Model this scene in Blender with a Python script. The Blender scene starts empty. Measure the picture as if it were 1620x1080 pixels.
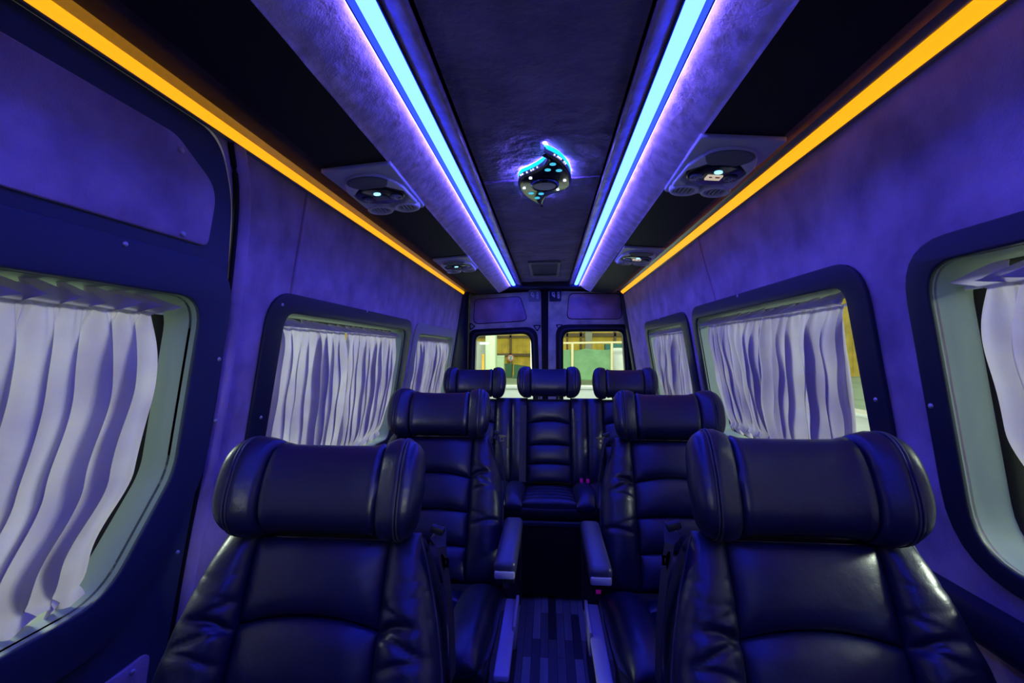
import bpy, bmesh, math, random
from mathutils import Vector, Matrix
random.seed(7)
PI = math.pi
CZ = 1.35            # camera height above the cabin floor
scene = bpy.context.scene
COL = scene.collection

# ------------------------------------------------------------------ camera, world, exposure
F = 720.0
yaw = math.atan(57 / F); pit = math.atan(15 / math.hypot(F, 57))
fw = Vector((-math.sin(yaw) * math.cos(pit), math.cos(yaw) * math.cos(pit), math.sin(pit)))
rt = Vector((math.cos(yaw), math.sin(yaw), 0)); up = rt.cross(fw)
cam = bpy.data.cameras.new('camera'); camo = bpy.data.objects.new('camera', cam); COL.objects.link(camo)
cam.sensor_width = 36; cam.lens = 36 * F / 1620; cam.clip_start = 0.02; cam.clip_end = 300
camo.matrix_world = Matrix(((rt.x, up.x, -fw.x, 0), (rt.y, up.y, -fw.y, 0), (rt.z, up.z, -fw.z, CZ), (0, 0, 0, 1)))
scene.camera = camo
scene.view_settings.view_transform = 'Standard'; scene.view_settings.look = 'None'
scene.view_settings.exposure = 0.0; scene.view_settings.gamma = 1.0; scene.view_settings.use_curve_mapping = False
w = bpy.data.worlds.new('hall_light'); scene.world = w; w.use_nodes = True
bg = w.node_tree.nodes['Background']; bg.inputs[0].default_value = (0.80, 0.93, 0.74, 1); bg.inputs[1].default_value = 0.85
VIOLET = (0.012, 0.030, 1.0); VIOLET_P = 32.0
AMBER = (1.0, 0.40, 0.004); AMBER_P = 1.25
def hall_emitter(x, y, z, tx, ty, tz, size, power, col=(.92, 1, .86)):  # unseen area light, placed for what it brightens
    l = bpy.data.lights.new('hall_fill_light', 'AREA'); l.shape = 'RECTANGLE'; l.size = size; l.size_y = size * .35; l.energy = power; l.color = col
    o = bpy.data.objects.new('hall_fill_light', l); COL.objects.link(o); o.location = (x, y, z)
    o.rotation_euler = Vector((tx - x, ty - y, tz - z)).to_track_quat('-Z', 'Y').to_euler()
hall_emitter(-7, 3.2, 3.6, -1, 1.6, 1.2, 2.4, 650)  # added to backlight the left curtains for fold contrast
hall_emitter(1, 14, 6.5, 0, 36, 2, 5, 1700)  # added to brighten the far wall
hall_emitter(2, 9, 4.5, .2, 5.5, .5, 2, 260)  # added to brighten the low wall behind the van
hall_emitter(7, -.5, 3.6, 1, 1.6, 1.2, 2.4, 650)  # added to backlight the right curtains for fold contrast
hall_emitter(0.5, -5, 1.9, -.1, 0, 1.3, 1.6, 85)

# ------------------------------------------------------------------ materials
def mat(name, col=(.5, .5, .5), rough=.5, metal=0, spec=.5, emit=None, estr=0, noise=None, bump=None, sheen=0, trans=0, coat=0):
    m = bpy.data.materials.new(name); m.use_nodes = True
    nt = m.node_tree; b = nt.nodes['Principled BSDF']
    b.inputs['Base Color'].default_value = (*col, 1); b.inputs['Roughness'].default_value = rough
    b.inputs['Metallic'].default_value = metal; b.inputs['Specular IOR Level'].default_value = spec
    b.inputs['Sheen Weight'].default_value = sheen; b.inputs['Coat Weight'].default_value = coat
    if emit: b.inputs['Emission Color'].default_value = (*emit, 1); b.inputs['Emission Strength'].default_value = estr
    tc = nt.nodes.new('ShaderNodeTexCoord')
    if noise:
        sc, amt = noise
        n = nt.nodes.new('ShaderNodeTexNoise'); n.inputs['Scale'].default_value = sc; n.inputs['Detail'].default_value = 6
        nt.links.new(tc.outputs['Object'], n.inputs['Vector'])
        r = nt.nodes.new('ShaderNodeValToRGB')
        r.color_ramp.elements[0].position = .3; r.color_ramp.elements[1].position = .72
        r.color_ramp.elements[0].color = (*[c * (1 - amt) for c in col], 1)
        r.color_ramp.elements[1].color = (*[min(1, c * (1 + amt)) for c in col], 1)
        nt.links.new(n.outputs['Fac'], r.inputs['Fac']); nt.links.new(r.outputs['Color'], b.inputs['Base Color'])
    if bump:
        prev = None
        for sc, st, dist in bump:
            n = nt.nodes.new('ShaderNodeTexNoise'); n.inputs['Scale'].default_value = sc; n.inputs['Detail'].default_value = 4
            nt.links.new(tc.outputs['Object'], n.inputs['Vector'])
            bp = nt.nodes.new('ShaderNodeBump'); bp.inputs['Strength'].default_value = st; bp.inputs['Distance'].default_value = dist
            nt.links.new(n.outputs['Fac'], bp.inputs['Height'])
            if prev: nt.links.new(prev.outputs['Normal'], bp.inputs['Normal'])
            prev = bp
        nt.links.new(prev.outputs['Normal'], b.inputs['Normal'])
    return m
M = {}
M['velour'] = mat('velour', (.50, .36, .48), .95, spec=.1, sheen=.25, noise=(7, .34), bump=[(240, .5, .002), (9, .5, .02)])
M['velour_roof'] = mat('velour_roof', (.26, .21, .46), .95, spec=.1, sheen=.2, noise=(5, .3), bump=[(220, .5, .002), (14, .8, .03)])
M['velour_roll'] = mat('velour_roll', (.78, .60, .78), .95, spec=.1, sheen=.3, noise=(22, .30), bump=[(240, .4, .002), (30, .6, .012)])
M['vinyl'] = mat('door_vinyl', (.045, .06, .10), .55, spec=.35, bump=[(260, .12, .001)])
M['trim'] = mat('trim_plastic', (.020, .026, .045), .42, spec=.45, bump=[(300, .12, .001)])
M['trim_grey'] = mat('trim_grey', (.40, .41, .33), .6, spec=.3, bump=[(260, .1, .001)])
M['black'] = mat('black_plastic', (.006, .006, .008), .5, spec=.25)
M['black_panel'] = mat('black_panel', (.004, .004, .006), .6, spec=.2)
M['rubber'] = mat('rubber', (.01, .01, .012), .7, spec=.2)
M['reveal'] = mat('reveal_grey', (.30, .37, .30), .6, spec=.3, bump=[(8, .15, .02)])
M['leather'] = mat('blue_lit_leather', (.006, .008, .042), .37, spec=.85, noise=(9, .25), bump=[(420, .2, .001), (18, .15, .006), (7, .25, .02)])  # black leather; its navy base carries the blue of the cabin light
M['leather_fold'] = mat('gathered_leather', (.006, .008, .042), .37, spec=.85, bump=[(420, .2, .001), (38, .22, .004), (11, .3, .015)])  # same navy base, blue light put into the colour
M['stitch'] = mat('stitching', (.05, .05, .07), .5)
M['shell'] = mat('seat_shell', (.012, .013, .02), .5, spec=.4)
M['grey_plastic'] = mat('grey_plastic', (.22, .22, .24), .42, spec=.5, bump=[(300, .15, .001)])
M['rail'] = mat('rail_grey', (.55, .54, .60), .45, spec=.5, bump=[(120, .2, .001)])
M['chrome'] = mat('chrome', (.75, .75, .78), .22, metal=1)
M['alu'] = mat('aluminium', (.35, .36, .36), .38, metal=.85, bump=[(60, .15, .002)])
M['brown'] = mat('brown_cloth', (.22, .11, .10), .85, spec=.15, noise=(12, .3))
M['brown_dim'] = mat('brown_cloth_dim', (.07, .045, .05), .85, spec=.15, noise=(12, .3))  # same brown cloth, weaker amber light on the left put into the colour
M['screw'] = mat('screw_head', (.6, .6, .62), .35, metal=.6)
M['led'] = mat('violet_led', (.5, .6, .9), .4, emit=VIOLET, estr=VIOLET_P)
M['amber'] = mat('amber_led', (.8, .4, .05), .4, emit=AMBER, estr=AMBER_P)
M['grille'] = mat('speaker_grille', (.17, .18, .18), .6, bump=[(700, 1, .002)])
M['gloss'] = mat('gloss_black', (.004, .005, .012), .12, spec=.6)
M['cyan'] = mat('cyan_glow', (.1, .5, .7), .4, emit=(.06, .55, .75), estr=1.0)
M['halo'] = mat('halo_glow', (.1, .5, .7), .4, emit=(.0, .70, 1.0), estr=1.3)
M['halo_fill'] = mat('halo_fill', (.5, .3, .8), .4, emit=(.22, .13, 1.0), estr=150)  # added emitter, tints the ceiling around the lamp violet
M['hidden_fill'] = mat('hidden_fill_violet', (.5, .3, .8), .4, emit=(.17, .14, 1.0), estr=15)  # added emitter, tints the padded rolls violet
M['unit_plate'] = mat('unit_plate', (.58, .58, .62), .42, spec=.5, bump=[(300, .15, .001)])
M['unit_wing'] = mat('unit_wing', (.85, .85, .88), .42, spec=.5)
M['spot'] = mat('white_spot', (.8, .85, 1), .4, emit=(.75, .85, 1), estr=2.2)
M['ring_glow'] = mat('button_glow', (.6, .8, 1), .4, emit=(.3, .65, .95), estr=1.6)
M['lit_display'] = mat('lit_display', (.8, .75, .55), .4, emit=(.75, .62, .42), estr=.7)
M['red_mark'] = mat('red_mark', (.6, .06, .03), .5)
M['lens'] = mat('lamp_lens', (.30, .32, .40), .15, spec=.8)
M['lens_dim'] = mat('display_dim', (.10, .10, .14), .3)
M['magenta'] = mat('magenta_button', (.55, .02, .38), .4, emit=(.5, .0, .35), estr=.12)
M['pad'] = mat('armrest_leather', (.05, .05, .10), .34, spec=.8, bump=[(420, .2, .001)])  # paler than the seats: the pad's highlight is put into the colour
M['webbing'] = mat('webbing', (.03, .03, .045), .6, bump=[(500, .4, .001)])
M['white_plastic'] = mat('white_plastic', (.9, .9, .9), .45)
# curtain cloth
def curtain_mat():
    m = bpy.data.materials.new('curtain_cloth'); m.use_nodes = True; nt = m.node_tree; nt.nodes.clear()
    o = nt.nodes.new('ShaderNodeOutputMaterial'); mix = nt.nodes.new('ShaderNodeMixShader'); mix.inputs[0].default_value = .5
    d = nt.nodes.new('ShaderNodeBsdfDiffuse'); t = nt.nodes.new('ShaderNodeBsdfTranslucent')
    d.inputs[0].default_value = (.62, .55, .66, 1)
    tc = nt.nodes.new('ShaderNodeTexCoord'); n = nt.nodes.new('ShaderNodeTexNoise'); n.inputs['Scale'].default_value = 6
    n.inputs['Detail'].default_value = 5
    r = nt.nodes.new('ShaderNodeValToRGB'); r.color_ramp.elements[0].color = (.30, .25, .36, 1); r.color_ramp.elements[1].color = (.56, .50, .58, 1)
    r.color_ramp.elements[0].position = .3; r.color_ramp.elements[1].position = .7
    nt.links.new(tc.outputs['Object'], n.inputs['Vector']); nt.links.new(n.outputs['Fac'], r.inputs['Fac']); nt.links.new(r.outputs['Color'], t.inputs[0])
    n2 = nt.nodes.new('ShaderNodeTexNoise'); n2.inputs['Scale'].default_value = 300
    bp = nt.nodes.new('ShaderNodeBump'); bp.inputs['Strength'].default_value = .3; bp.inputs['Distance'].default_value = .002
    nt.links.new(tc.outputs['Object'], n2.inputs['Vector']); nt.links.new(n2.outputs['Fac'], bp.inputs['Height']); nt.links.new(bp.outputs['Normal'], d.inputs['Normal'])
    nt.links.new(d.outputs[0], mix.inputs[1]); nt.links.new(t.outputs[0], mix.inputs[2]); nt.links.new(mix.outputs[0], o.inputs[0])
    return m
M['curtain'] = curtain_mat()
def glass_mat(name, tint, refl):
    m = bpy.data.materials.new(name); m.use_nodes = True; nt = m.node_tree; nt.nodes.clear()
    o = nt.nodes.new('ShaderNodeOutputMaterial'); mix = nt.nodes.new('ShaderNodeMixShader')
    tr = nt.nodes.new('ShaderNodeBsdfTransparent'); tr.inputs[0].default_value = (*tint, 1)
    g = nt.nodes.new('ShaderNodeBsdfGlossy'); g.inputs['Roughness'].default_value = .03
    f = nt.nodes.new('ShaderNodeLayerWeight'); f.inputs[0].default_value = .5
    pw = nt.nodes.new('ShaderNodeMath'); pw.operation = 'POWER'; pw.inputs[1].default_value = 5
    ml = nt.nodes.new('ShaderNodeMath'); ml.operation = 'MULTIPLY_ADD'; ml.inputs[1].default_value = .6; ml.inputs[2].default_value = .03
    nt.links.new(f.outputs['Facing'], pw.inputs[0]); nt.links.new(pw.outputs[0], ml.inputs[0]); nt.links.new(ml.outputs[0], mix.inputs[0]); nt.links.new(tr.outputs[0], mix.inputs[1]); nt.links.new(g.outputs[0], mix.inputs[2]); nt.links.new(mix.outputs[0], o.inputs[0])
    return m
M['glass'] = glass_mat('window_glass', (.92, .96, .92), 1.3)
M['acrylic'] = mat('clear_acrylic_cover', (.50, .38, .66), .25, spec=.8, noise=(16, .25), bump=[(18, .6, .01)])
def floor_mat():
    m = mat('dark_plank_floor', (.05, .05, .06), .38, spec=.45); nt = m.node_tree; b = nt.nodes['Principled BSDF']
    tc = nt.nodes['Texture Coordinate']; mp = nt.nodes.new('ShaderNodeMapping'); mp.inputs['Rotation'].default_value = (0, 0, PI / 2)
    br = nt.nodes.new('ShaderNodeTexBrick'); br.inputs['Scale'].default_value = 1; br.inputs['Brick Width'].default_value = .34; br.inputs['Row Height'].default_value = .038
    br.inputs['Mortar Size'].default_value = .0012; br.offset = .37; br.offset_frequency = 2
    br.inputs['Color1'].default_value = (.012, .013, .018, 1); br.inputs['Color2'].default_value = (.36, .36, .42, 1); br.inputs['Mortar'].default_value = (.006, .006, .008, 1)
    n = nt.nodes.new('ShaderNodeTexNoise'); n.inputs['Scale'].default_value = 30
    mp2 = nt.nodes.new('ShaderNodeMapping'); mp2.inputs['Scale'].default_value = (1, .08, 1)
    mx = nt.nodes.new('ShaderNodeMixRGB'); mx.blend_type = 'MULTIPLY'; mx.inputs[0].default_value = .6
    nt.links.new(tc.outputs['Object'], mp.inputs[0]); nt.links.new(mp.outputs[0], br.inputs[0]); nt.links.new(tc.outputs['Object'], mp2.inputs[0]); nt.links.new(mp2.outputs[0], n.inputs['Vector'])
    nt.links.new(br.outputs['Color'], mx.inputs[1]); nt.links.new(n.outputs['Fac'], mx.inputs[2]); nt.links.new(mx.outputs[0], b.inputs['Base Color'])
    return m
M['floor'] = floor_mat()

# ------------------------------------------------------------------ helpers
def link(o, parent=None):
    COL.objects.link(o)
    if parent: o.parent = parent
    return o
def from_bm(name, bm, m, parent=None, smooth=40, recalc=True):
    if recalc: bmesh.ops.recalc_face_normals(bm, faces=bm.faces)
    me = bpy.data.meshes.new(name); bm.to_mesh(me); bm.free(); me.materials.append(m)
    if smooth:
        for p in me.polygons: p.use_smooth = True
        me.set_sharp_from_angle(angle=math.radians(smooth))
    return link(bpy.data.objects.new(name, me), parent)
def tag(o, label=None, cat=None, group=None, kind=None):
    if label: o['label'] = label
    if cat: o['category'] = cat
    if group: o['group'] = group
    if kind: o['kind'] = kind
    return o
def empty(name, loc=(0, 0, 0)):
    o = bpy.data.objects.new(name, None); o.location = loc; o.empty_display_size = .1; return link(o)
def rpoly(pts, rad, n=7):
    """closed polygon with rounded corners"""
    out = []; N = len(pts)
    if not isinstance(rad, (list, tuple)): rad = [rad] * N
    for i in range(N):
        p0 = Vector(pts[i - 1]); p = Vector(pts[i]); p1 = Vector(pts[(i + 1) % N]); r = rad[i]
        if r <= 0: out.append(tuple(p)); continue
        a = (p0 - p); b = (p1 - p); la = a.length; lb = b.length; a.normalize(); b.normalize()
        half = a.angle(b) / 2; t = min(r / math.tan(half), la * .49, lb * .49)
        s = p + a * t; e = p + b * t
        for k in range(n + 1):
            u = k / n; out.append(tuple((1 - u) ** 2 * s * 1.0 + 2 * u * (1 - u) * p + u * u * e))
    return out
def ellipse(cx, cy, rx, ry, n=40):
    return [(cx + rx * math.cos(2 * PI * k / n), cy + ry * math.sin(2 * PI * k / n)) for k in range(n)]
def plate(name, outer, holes, thick, m, fn, parent=None, bevel=0, n0=0.0, smooth=35):
    """outline with holes, extruded to thickness; fn maps (u, v, n) to the world"""
    cu = bpy.data.curves.new('c', 'CURVE'); cu.dimensions = '2D'; cu.fill_mode = 'BOTH'
    for pl in [outer] + list(holes):
        s = cu.splines.new('POLY'); s.points.add(len(pl) - 1)
        for q, p in zip(s.points, pl): q.co = (p[0], p[1], 0, 1)
        s.use_cyclic_u = True
    cu.extrude = max(thick / 2 - bevel, 0.0001); cu.bevel_depth = bevel; cu.bevel_resolution = 2; cu.offset = -bevel
    o = bpy.data.objects.new('c', cu); COL.objects.link(o)
    me = bpy.data.meshes.new_from_object(o.evaluated_get(bpy.context.evaluated_depsgraph_get()))
    bpy.data.objects.remove(o); bpy.data.curves.remove(cu)
    bm = bmesh.new(); bm.from_mesh(me); bpy.data.meshes.remove(me)
    bmesh.ops.remove_doubles(bm, verts=bm.verts, dist=1e-5)
    for v in bm.verts: v.co = Vector(fn(v.co.x, v.co.y, v.co.z + n0))
    return from_bm(name, bm, m, parent, smooth)
def loft(bm, rings, closed=True, cap=False):
    vs = [[bm.verts.new(p) for p in r] for r in rings]
    n = len(vs[0])
    for a, b in zip(vs, vs[1:]):
        for i in range(n if closed else n - 1):
            j = (i + 1) % n; bm.faces.new((a[i], a[j], b[j], b[i]))
    if cap: bm.faces.new(list(reversed(vs[0]))); bm.faces.new(vs[-1])
    return vs
def box(bm, x0, x1, y0, y1, z0, z1, bev=0, seg=2):
    r = bmesh.ops.create_cube(bm, size=1)
    for v in r['verts']:
        v.co = Vector(((x0 + x1) / 2 + v.co.x * (x1 - x0), (y0 + y1) / 2 + v.co.y * (y1 - y0), (z0 + z1) / 2 + v.co.z * (z1 - z0)))
    if bev:
        es = list({e for v in r['verts'] for e in v.link_edges})
        bmesh.ops.bevel(bm, geom=es, offset=bev, segments=seg, affect='EDGES', profile=.5)
def tube(bm, pts, r, n=8, closed=False):
    pts = [Vector(p) for p in pts]; rings = []
    N = len(pts)
    for i, p in enumerate(pts):
        a = pts[(i - 1) % N] if (closed or i > 0) else p; b = pts[(i + 1) % N] if (closed or i < N - 1) else p
        t = (b - a).normalized(); ref = Vector((0, 0, 1)) if abs(t.z) < .9 else Vector((1, 0, 0))
        s = t.cross(ref).normalized(); q = s.cross(t)
        rings.append([p + r * (math.cos(2 * PI * k / n) * s + math.sin(2 * PI * k / n) * q) for k in range(n)])
    if closed: rings.append(rings[0])
    loft(bm, rings, True, not closed)
    if closed: bmesh.ops.remove_doubles(bm, verts=bm.verts, dist=1e-6)
def prism_y(bm, prof, y0, y1, cap=True):
    loft(bm, [[(x, y0, z) for x, z in prof], [(x, y1, z) for x, z in prof]], True, cap)

AL, BL = .895, .16
AR = .78
def W(s):
    a = AL if s < 0 else AR
    return lambda y, z, n: (s * (a - BL * (z - CZ)) - s * n, y, z)
def ray(px, py): return fw + rt * ((px - 810) / F) + up * ((540 - py) / F)
def on_wall(s, px, py):
    r = ray(px, py); a = AL if s < 0 else AR
    t = a / (s * r.x + BL * r.z); return (t * r.y, CZ + t * r.z)
def on_z(px, py, h):
    r = ray(px, py); t = h / r.z; return (t * r.x, t * r.y)
def dome(bm, c, nrm, r, h, n=12):
    nrm = Vector(nrm).normalized(); ref = Vector((0, 0, 1)) if abs(nrm.z) < .9 else Vector((1, 0, 0)); s = nrm.cross(ref).normalized(); q = s.cross(nrm); c = Vector(c)
    rings = []
    for rr, hh in ((1, 0), (.98, .35), (.8, .75), (.45, .97), (.12, 1)):
        rings.append([c + nrm * h * hh + r * rr * (math.cos(2 * PI * k / n) * s + math.sin(2 * PI * k / n) * q) for k in range(n)])
    loft(bm, rings, True, True)

Y0, Y1 = -1.2, 4.42
# ------------------------------------------------------------------ windows: outlines (y, height above camera)
def hz(pts): return [(y, CZ + h) for y, h in pts]
WIN = [  # side, opening outline, radii, frame outline, radii, frame material
    ('window_1', -1, [(-.2, .131), (1.063, .131), (1.063, -.30), (.93, -.54), (-.2, -.54)], [.06, .075, .16, .12, .1],
     [(-.3, .226), (1.165, .226), (1.165, -.34), (.99, -.66), (-.3, -.66)], [.1, .13, .25, .15, .1], 'vinyl'),
    ('window_2', -1, [(1.44, .128), (2.72, .128), (2.72, -.53), (1.44, -.53)], [.06] * 4,
     [(1.345, .192), (2.84, .192), (2.84, -.61), (1.345, -.61)], [.12] * 4, 'trim'),
    ('window_3', -1, [(3.0, .118), (4.13, .118), (4.13, -.50), (3.0, -.50)], [.06] * 4,
     [(2.91, .19), (4.21, .19), (4.21, -.57), (2.91, -.57)], [.1] * 4, 'trim_grey'),  # paler than the other frames: light falling on it is put into the colour
    ('window_4', 1, [(-.3, .170), (.962, .170), (.968, -.40), (-.3, -.40)], [.06, .07, .10, .1],
     [(-.4, .218), (1.018, .218), (1.026, -.445), (-.4, -.445)], [.1, .12, .16, .1], 'trim'),
    ('window_5', 1, [(1.208, .164), (2.37, .164), (2.37, -.40), (1.208, -.40)], [.05] * 4,
     [(1.132, .222), (2.43, .222), (2.43, -.46), (1.132, -.46)], [.11] * 4, 'trim'),
    ('window_6', 1, [(2.615, .157), (3.50, .157), (3.50, -.40), (2.615, -.40)], [.06] * 4,
     [(2.505, .217), (3.58, .217), (3.58, -.46), (2.505, -.46)], [.1] * 4, 'trim'),
]
OPEN = {}
for nm, s, op, orad, fr, frad, fm in WIN:
    fn = W(s); o_out = rpoly(hz(op), orad); f_out = rpoly(hz(fr), frad); OPEN[nm] = o_out
    base = .012 if nm == 'window_1' else 0
    wo = plate(nm, f_out, [o_out], .012, M[fm], fn, bevel=.004, n0=base + .006); tag(wo, kind='structure')
    # deep reveal running outwards from the opening, then rubber seal and pane
    cy = sum(p[0] for p in o_out) / len(o_out); cz = sum(p[1] for p in o_out) / len(o_out)
    def sc(k, dn): return [fn(cy + (y - cy) * (1 - k / 1.2), cz + (z - cz) * (1 - k / .55), dn) for y, z in o_out]
    bm = bmesh.new(); loft(bm, [sc(0, base + .003), sc(.0, -.005), sc(.004, -.02), sc(.012, -.07), sc(.016, -.085)], True)
    from_bm('reveal', bm, M['reveal'], wo, 60)
    bm = bmesh.new(); loft(bm, [sc(.012, -.066), sc(.018, -.072), sc(.022, -.080), sc(.024, -.092), sc(.024, -.10), sc(0, -.10)], True)
    from_bm('seal', bm, M['rubber'], wo, 60)
    bm = bmesh.new(); f = bm.faces.new([bm.verts.new(p) for p in sc(.02, -.096)]); ex = bmesh.ops.extrude_face_region(bm, geom=[f])
    for v in ex['geom']:
        if isinstance(v, bmesh.types.BMVert): v.co.x += s * .004
    from_bm('glass', bm, M['glass'], wo, 0)
    spots = {'window_1': [(180, 386), (333, 568), (328, 665), (267, 873)], 'window_2': [(441, 482), (577, 492), (407, 660), (641, 518)], 'window_3': [(700, 516), (649, 600)],
             'window_4': [(1483, 642)], 'window_5': [(1172, 468), (1394, 632)], 'window_6': [(1045, 504)]}[nm]
    for px, py in spots:
        y, z = on_wall(s, px, py); bm = bmesh.new(); dome(bm, fn(y, z, base + .011), (-s, 0, 0), .006, .005); from_bm('screw', bm, M['screw'], wo)

# ------------------------------------------------------------------ walls
HT = CZ + .62
def grow(pl, k):
    cy = sum(p[0] for p in pl) / len(pl); cz = sum(p[1] for p in pl) / len(pl)
    return [(y + k * (1 if y > cy else -1), z + k * (1 if z > cz else -1)) for y, z in pl]
hole = [rpoly(hz(w_[2]), w_[3]) for w_ in WIN]
door_hole = rpoly(hz([(-.5, .535), (1.06, .535), (1.135, .40), (1.175, .15), (1.185, -.2), (1.17, -.9), (1.17, -1.25), (-.5, -1.25)]), [.05, .10, .3, .3, .3, .3, 0, 0])
wl = plate('wall_left', [(Y0, .02), (Y1, .02), (Y1, HT), (Y0, HT)], [door_hole, hole[1], hole[2]], .03, M['velour'], W(-1), n0=-.015); tag(wl, kind='structure')
wr = plate('wall_right', [(Y0, .02), (Y1, .02), (Y1, HT), (Y0, HT)], hole[3:], .03, M['velour'], W(1), n0=-.015); tag(wr, kind='structure')
for s, px0, px1, par in ((-1, (485, 310), (460, 462), wl), (1, (1105, 385), (1133, 470), wr)):
    (ya, za), (yb, zb) = on_wall(s, *px0), on_wall(s, *px1); fn = W(s)
    bm = bmesh.new(); tube(bm, [fn(ya, CZ + .56, .003), fn((ya + yb) / 2, (za + zb) / 2, .004), fn(yb, CZ + .19, .003)], .006 if s < 0 else .004, 8); from_bm('seam_welt', bm, M['velour'], par)
# B pillar mouldings beside the sliding door
fn = W(-1)
bm = bmesh.new(); pts = [(1.125, .53), (1.178, .40), (1.205, .15), (1.215, -.2), (1.20, -.6), (1.20, -1.3)]
def arc(pts, n=8):
    out = []
    P = [pts[0]] + pts + [pts[-1]]
    for i in range(1, len(P) - 2):
        for k in range(n):
            t = k / n; a, b, c, d = [Vector(q) for q in P[i - 1:i + 3]]
            out.append(tuple(.5 * ((2 * b) + (c - a) * t + (2 * a - 5 * b + 4 * c - d) * t * t + (3 * b - a - 3 * c + d) * t ** 3)))
    return out + [tuple(pts[-1])]
cur = arc(pts); rings = []
for y, h in cur:
    rings.append([fn(y - .032, CZ + h, .0), fn(y - .030, CZ + h, .012), fn(y - .012, CZ + h, .020), fn(y + .008, CZ + h, .016), fn(y + .03, CZ + h, .0)])
loft(bm, rings, False); o = from_bm('trim_1', bm, M['velour'], None, 60); tag(o, kind='structure')
bm = bmesh.new(); tube(bm, [fn(y - .038, CZ + h, .006) for y, h in cur], .007, 8); o = from_bm('weather_seal', bm, M['rubber'], o)
# sliding door
dfn = W(-1)
dout = rpoly(hz([(-.5, .53), (1.05, .53), (1.125, .40), (1.163, .15), (1.172, -.2), (1.155, -.9), (1.155, -1.25), (-.5, -1.25)]), [.05, .12, .3, .3, .3, .3, 0, 0])
d1 = plate('door_1', dout, [hole[0]], .02, M['vinyl'], dfn, bevel=.006, n0=-.002); tag(d1, kind='structure')
ins = rpoly(hz([(-.3, .472), (.92, .472), (1.06, .40), (1.058, .258), (-.3, .248)]), [.04, .09, .08, .02, .03])
plate('velour_inset', ins, [], .010, M['velour'], dfn, d1, bevel=.003, n0=.011)
ins2 = rpoly(hz([(-.2, -.755), (1.09, -.755), (1.10, -1.1), (-.2, -1.1)]), .03)
plate('velour_inset', ins2, [], .010, M['velour'], dfn, d1, bevel=.003, n0=.011)
for px, py in ((275, 238), (278, 370), (199, 1062)):
    y, z = on_wall(-1, px, py); bm = bmesh.new(); dome(bm, dfn(y, z, .016), (1, 0, 0), .0075, .006); from_bm('screw', bm, M['screw'], d1)
# lower wall ledges
for s, nm in ((1, 'trim_2'), (-1, 'trim_3')):
    fn = W(s); bm = bmesh.new(); y0 = Y0 if s > 0 else 1.3
    dz_ = 0 if s > 0 else -.14
    loft(bm, [[fn(y, CZ + h + dz_, n) for h, n in ((-.49, -.01), (-.50, .028), (-.515, .036), (-.56, .036), (-.575, .03), (-.60, -.01))] for y in (y0, 4.3)], False)
    tag(from_bm(nm, bm, M['trim'], None, 50), kind='structure')

# ------------------------------------------------------------------ floor and back wall
bm = bmesh.new(); box(bm, -1.15, 1.15, Y0, 4.6, -.06, 0); fl = from_bm('floor', bm, M['floor'], None, 0); tag(fl, kind='structure')
YB = 4.5
bfn = lambda u, v, n: (u, YB - n, v)
ld = rpoly(hz([(-.79, -1.1), (-.775, .555), (-.068, .592), (-.05, -1.1)]), [.02, .08, .02, .02])
rd = rpoly(hz([(.0, -1.1), (.003, .592), (.735, .575), (.80, -1.1)]), [.02, .02, .09, .02])
lg = rpoly(hz([(-.735, -.62), (-.712, .148), (-.170, .172), (-.142, -.62)]), [.08, .06, .10, .08])
rg = rpoly(hz([(.15, -.62), (.148, .188), (.718, .19), (.765, -.62)]), [.08, .09, .06, .08])
wb = plate('wall_back', [(-1.12, 0), (1.12, 0), (1.12, 2.1), (-1.12, 2.1)], [[(x, z) for x, z in lg], [(x, z) for x, z in rg]], .02, M['black'], bfn, n0=-.035); tag(wb, kind='structure')
M['steel'] = mat('painted_door_steel', (.58, .58, .42), .5, spec=.4, noise=(9, .3))
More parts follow.
